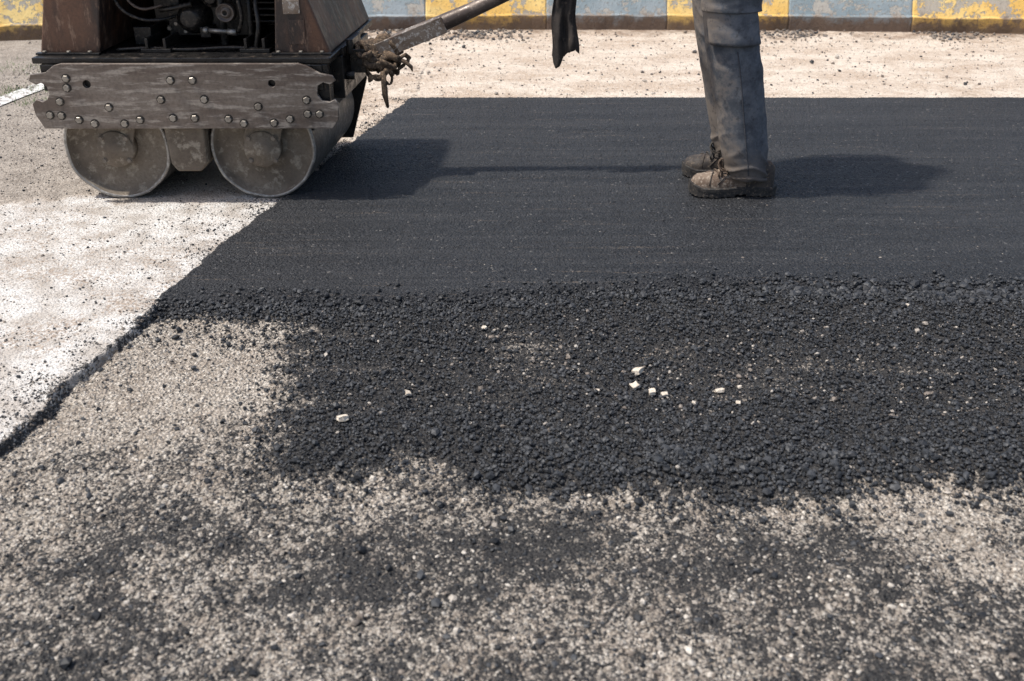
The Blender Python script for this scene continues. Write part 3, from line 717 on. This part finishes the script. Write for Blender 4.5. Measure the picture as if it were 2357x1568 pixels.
def folds(p):
    z=p.z
    lo=math.exp(-((z-.13)/.07)**2);kn=math.exp(-((z-.47)/.14)**2)
    w=noise.noise(Vector((p.x*6,p.y*6,z*4)));w2=noise.noise(Vector((p.x*11+5,p.y*11,z*7)))
    d=.007*w+.003*w2
    m1=max(0,noise.noise(Vector((p.x*9,p.y*9,z*7+9)))*1.8+.35)
    def ridge(q,e=1.8):return max(0.0,1-abs(math.sin(q)))**e
    d+=lo*m1*.009*ridge(z*40+p.x*34+w*10)+lo*.004*noise.noise(Vector((p.x*14,p.y*14,z*30)))
    d+=kn*m1*.0055*ridge(z*20-p.x*40+w*8)
    m2=max(0,noise.noise(Vector((p.x*6+3,p.y*6,z*3)))*1.9+.15)
    d+=m2*.0065*ridge(p.x*30-z*9+w*7)*(1-lo)
    m3=max(0,noise.noise(Vector((p.x*7+8,p.y*7,z*4+4)))*1.9)
    d+=m3*.0045*ridge(p.x*24+z*14+w*7)*(1-lo)
    return d
nr=[v.normal.copy() for v in me.vertices]
for v,nn in zip(me.vertices,nr):v.co+=nn*folds(v.co)
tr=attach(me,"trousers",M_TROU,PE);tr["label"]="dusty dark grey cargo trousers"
bm=bmesh.new();pts=[]
for i in range(60):
    z=.10+.42*i/59;cx,rx,ry,cy=interp(NEAR,z);a=-math.pi/2-.10+.25*(z-.1)
    p=Vector((cx+rx*math.cos(a),cy+ry*math.sin(a),z));n=Vector((math.cos(a),math.sin(a),0));pts.append(p+n*(folds(p)+.0004))
tube(bm,pts,.0020,6)
from_bm("seam",bm,M_SEAM,tr)
for tab in (NEAR,FAR):
    bm=bmesh.new();P=[]
    cx,rx,ry,cy=interp(tab,.083)
    for k in range(48):
        a=k*2*math.pi/48;P.append((cx+(rx+.001)*math.cos(a),cy+(ry+.001)*math.sin(a),.083+.005*math.sin(a*3)-.006*math.cos(a)))
    tube(bm,P,.0045,8,closed=True,flat=1.6);from_bm("hem",bm,M_TROU,tr)
def patch(tab,a0,a1,z0,z1,off,name,round_=.012,skew=0):
    bm=bmesh.new();na,nz=26,30;rows=[]
    for j in range(nz+1):
        row=[]
        for i in range(na+1):
            s=i/na;t=j/nz;z=z0+(z1-z0)*t+skew*(s-.5)
            cx,rx,ry,cy=interp(tab,z);a=a0+(a1-a0)*s
            e=max(0,min(s,1-s))*(abs(a1-a0)*rx);f=max(0,min(t,1-t))*(z1-z0)
            o=off*min(1,min(e,f)/round_)**.5+.003
            p=Vector((cx+rx*math.cos(a),cy+ry*math.sin(a),z));o+=folds(p)*.6+.003*noise.noise(Vector((s*4,t*4,z*5)))*(min(e,f)>.004)
            row.append(bm.verts.new((cx+(rx+o)*math.cos(a),cy+(ry+o)*math.sin(a),z)))
        rows.append(row)
    for j in range(nz):
        for i in range(na):bm.faces.new([rows[j][i],rows[j][i+1],rows[j+1][i+1],rows[j+1][i]])
    return from_bm(name,bm,M_TROU,tr,smooth=True)
patch(NEAR,-math.pi+.60,-.62,.535,.70,.022,"cargo_pocket")
patch(NEAR,-math.pi+.55,-.57,.640,.715,.030,"pocket_flap",.006)
# shoes
def shoe(xt,yc,upm,darkheel,lab):
    Ls=.300;z0=.012
    bm=bmesh.new()
    S=[0,.03,.08,.16,.28,.40,.52,.62,.72,.84,.94,1]
    Wd=[.010,.028,.040,.047,.050,.045,.038,.035,.035,.037,.034,.012];H=[.046,.060,.068,.072,.078,.092,.110,.122,.128,.126,.116,.095]
    n=60;seg=26;rings=[]
    for i in range(n+1):
        s=(i/n);s=.5-.5*math.cos(math.pi*s);w=float(np.interp(s,S,Wd));h=float(np.interp(s,S,H))
        ring=[]
        cre=-.004*(1-abs(math.sin(s*70)))*math.exp(-((s-.30)/.07)**2)
        for k in range(seg+1):
            a=math.pi*k/seg;c=math.cos(a);sn=max(0.0,math.sin(a))
            yy=w*math.copysign(abs(c)**.75,c);zz=.018+(h-.018+cre)*sn**.6
            p=Vector((xt+.004+(Ls-.010)*s,yc+yy,z0+zz));q=noise.noise(p*38)*.0045*sn;p+=Vector((0,-q*abs(c),q));ring.append(bm.verts.new(p))
        rings.append(ring)
    for i in range(n):
        for k in range(seg):bm.faces.new([rings[i][k],rings[i+1][k],rings[i+1][k+1],rings[i][k+1]])
    sh=from_bm("boot",bm,upm,PE,smooth=True);sh["label"]=lab
    bm=bmesh.new();outl=[]
    m=70
    for side in (1,-1):
        rg=range(m+1) if side==1 else range(m-1,0,-1)
        for i in rg:
            s=.5-.5*math.cos(math.pi*i/m);w=float(np.interp(s,S,Wd))*1.02+.006
            if i in(0,m):w=.004
            outl.append((xt-.002+(Ls+.006)*s,yc+side*w,s,i))
    lev=[(0,1),(.009,1.0),(.0095,.985),(.020,.985),(.0205,1.01),(.031,1.0),(.034,.94)]
    rs=[]
    for (h,sc) in lev:
        r=[]
        for (a,b,s,i) in outl:
            zz=h
            if h==0:zz=.008*max(0,(.12-s)/.12)**1.5+(.007 if .52<s<.64 else 0)+(.003 if i%4<2 else 0)
            if h>.015:zz=h+.014*max(0,(.14-s)/.14)
            sc2=sc-(.012 if (h<=.009 and i%4<2) else 0)
            r.append(bm.verts.new((xt+Ls/2+(a-xt-Ls/2)*(.985+.015*sc),yc+(b-yc)*sc2,z0+zz)))
        rs.append(r)
    for i in range(len(rs)-1):
        for k in range(len(outl)):
            k2=(k+1)%len(outl);bm.faces.new([rs[i][k],rs[i][k2],rs[i+1][k2],rs[i+1][k]])
    bm.faces.new(rs[0][::-1]);bm.faces.new(rs[-1]);from_bm("sole",bm,M_SOLE,sh)
    bm=bmesh.new()
    def top(s,f):
        f=max(-1,min(1,f));w=float(np.interp(s,S,Wd));h=float(np.interp(s,S,H))
        a=math.acos(max(-1,min(1,math.copysign(abs(f)**(1/.75),f))))
        return Vector((xt+.004+(Ls-.01)*s,yc+w*f,z0+.018+(h-.018)*max(0.0,math.sin(a))**.6+.0025))
    for i,s in enumerate((.30,.35,.40,.45)):
        tube(bm,[top(s+.02*(j/8-.5)*(1 if i%2 else -1),-.80+1.4*j/8) for j in range(9)],.0034,6)
    p=top(.37,-.3)
    for q in range(3):
        c=p+Vector((.004*q,-.012+.008*q,.006))
        tube(bm,[c+Vector((.022*math.cos(a+q),.016*math.sin(a)*(1-q*.2),.014+.018*math.sin(a+q*.8))) for a in [k*.524 for k in range(12)]],.0028,6,closed=True)
    tube(bm,[p,p+Vector((-.014,-.020,.004)),p+Vector((-.022,-.030,-.014))],.0028,6)
    tube(bm,[p,p+Vector((-.004,.010,.022)),p+Vector((-.012,.012,.034))],.0028,6)
    from_bm("lace",bm,M_LACE if darkheel else M_SOLE,sh)
    bm=bmesh.new()
    tube(bm,[top(.20+.06*(1-abs(j/6-1)),-.98+1.96*j/12)-Vector((0,0,.0018)) for j in range(13)],.0022,6)
    tube(bm,[top(.36+.24*j/10,-.62-.36*j/10)-Vector((0,.0005,.0018)) for j in range(11)],.0020,6)
    tube(bm,[top(.30+.20*j/10,-.97+.25*j/10)-Vector((0,.0005,.0018)) for j in range(11)],.0018,6)
    from_bm("stitching",bm,M_LEATHD,sh)
    if darkheel:
        bm=bmesh.new();rw=[]
        for i in range(17):
            s=.64+.345*i/16;w=float(np.interp(s,S,Wd));h=float(np.interp(s,S,H));row=[]
            for k in range(9):
                a=math.pi+.0-(1.0)*k/8;c=math.cos(a);sn=max(0.0,math.sin(a))
                row.append(bm.verts.new((xt+.004+(Ls-.010)*s+.001,yc+(w+.0035)*math.copysign(abs(c)**.75,c),z0+.034+(h-.030)*sn**.6)))
            rw.append(row)
        for i in range(16):
            for k in range(8):bm.faces.new([rw[i][k],rw[i+1][k],rw[i+1][k+1],rw[i][k+1]])
        from_bm("ankle_pad",bm,M_LEATHD,sh,smooth=True)
    return sh
shoe(.628,3.56,M_LEATH,True,"scuffed brown leather work boot")
shoe(.634,3.765,M_LEATHD,False,"dark work boot with loose laces")
# upper body (above the picture, casts the worker's shadow)
bm=bmesh.new()
def tb2(p,r,n=14):tube(bm,p,r,n)
for tab in (NEAR,FAR):
    tube(bm,[(interp(tab,z)[0],interp(tab,z)[3],z) for z in (.11,.3,.5,.7,.9)],[.035,.05,.055,.07,.085],14)
tb2([(.74,3.67,.9),(.745,3.67,1.05),(.74,3.67,1.25),(.72,3.67,1.40),(.70,3.67,1.47)],[.115,.12,.13,.12,.07],20)
tb2([(.71,3.67,1.42),(.685,3.67,1.54)],[.058,.055])
ellipsoid(bm,(.665,3.67,1.63),(.095,.075,.115));ellipsoid(bm,(.64,3.67,1.575),(.06,.052,.055))
tb2([(.575,3.67,1.64),(.555,3.67,1.605),(.575,3.67,1.595)],[.008,.014,.012],8)
for sg in (-1,1):
    ellipsoid(bm,(.68,3.67+sg*.077,1.62),(.018,.01,.03),12)
    ellipsoid(bm,(.59,3.67+sg*.03,1.635),(.012,.014,.008),12)
    tb2([(.72,3.67+sg*.05,1.40),(.72,3.67+sg*.155,1.40),(.68,3.67+sg*.19,1.13),(.475,3.67+sg*.14,.965)],[.065,.058,.043,.030])
    ellipsoid(bm,(.448,3.67+sg*.14,.940),(.038,.042,.026),16)
    for q in range(4):
        yq=3.67+sg*.14+(q-1.5)*.021;ln=(2.9,3.4,3.3,2.7)[q]
        tube(bm,[(.42+.024*math.cos(a),yq,.90+.024*math.sin(a)) for a in [.6+ln*j/6 for j in range(7)]],[.0095,.0095,.009,.009,.0085,.008,.007],8)
    tube(bm,[(.455,3.67+sg*.10,.935),(.45,3.67+sg*.093,.905),(.43,3.67+sg*.095,.878),(.41,3.67+sg*.10,.876)],[.012,.011,.010,.008],8)
me=remesh(bm,.005,"body");attach(me,"body",M_SKIN,PE)
bm=bmesh.new()
tb2([(.74,3.67,.93),(.745,3.67,1.05),(.74,3.67,1.25),(.72,3.67,1.40),(.70,3.67,1.46)],[.13,.135,.142,.132,.075],24)
for sg in (-1,1):tb2([(.72,3.67+sg*.05,1.40),(.72,3.67+sg*.155,1.40),(.68,3.67+sg*.19,1.13),(.53,3.67+sg*.155,1.01)],[.075,.068,.054,.046],18)
me=remesh(bm,.008,"shirt");attach(me,"shirt",M_SHIRT,PE)
bm=bmesh.new();ellipsoid(bm,(.678,3.67,1.655),(.098,.082,.105))
bmesh.ops.delete(bm,geom=[v for v in bm.verts if v.co.z<1.60 or (v.co.x<.61 and v.co.z<1.70)],context='VERTS')
from_bm("hair",bm,M_HAIR,PE,smooth=True)
PE.location.y-=.035

# ---------------------------------------------------------------- light, sky, camera
d=Vector((.52,.085,-1)).normalized()
sun=bpy.data.lights.new("sun",'SUN');sun.energy=4.3;sun.angle=math.radians(2.2);sun.color=(1,.955,.885)
so=bpy.data.objects.new("sun",sun);so.rotation_euler=d.to_track_quat('-Z','Y').to_euler();so.location=(-3,-1,6);COL.objects.link(so)
w=bpy.data.worlds.new("World");SC.world=w;w.use_nodes=True;nt=w.node_tree
bg=nt.nodes['Background'];sk=nt.nodes.new('ShaderNodeTexSky');sk.sky_type='NISHITA';sk.sun_disc=False
sk.sun_elevation=math.asin(-d.z);sk.sun_rotation=math.atan2(-d.x,-d.y)%(2*math.pi);sk.air_density=1.0;sk.dust_density=3.0
nt.links.new(sk.outputs[0],bg.inputs[0]);bg.inputs[1].default_value=.15
SC.view_settings.view_transform='Standard';SC.view_settings.look='None';SC.view_settings.exposure=0
cam=bpy.data.cameras.new("camera");cam.lens=36.66;cam.sensor_width=36;cam.clip_end=2000;cam.clip_start=.05
cam.dof.use_dof=True;cam.dof.focus_distance=3.4;cam.dof.aperture_fstop=4.5
co=bpy.data.objects.new("camera",cam);co.location=(0,0,1.256);co.rotation_euler=(math.radians(62.5),0,0);COL.objects.link(co);SC.camera=co
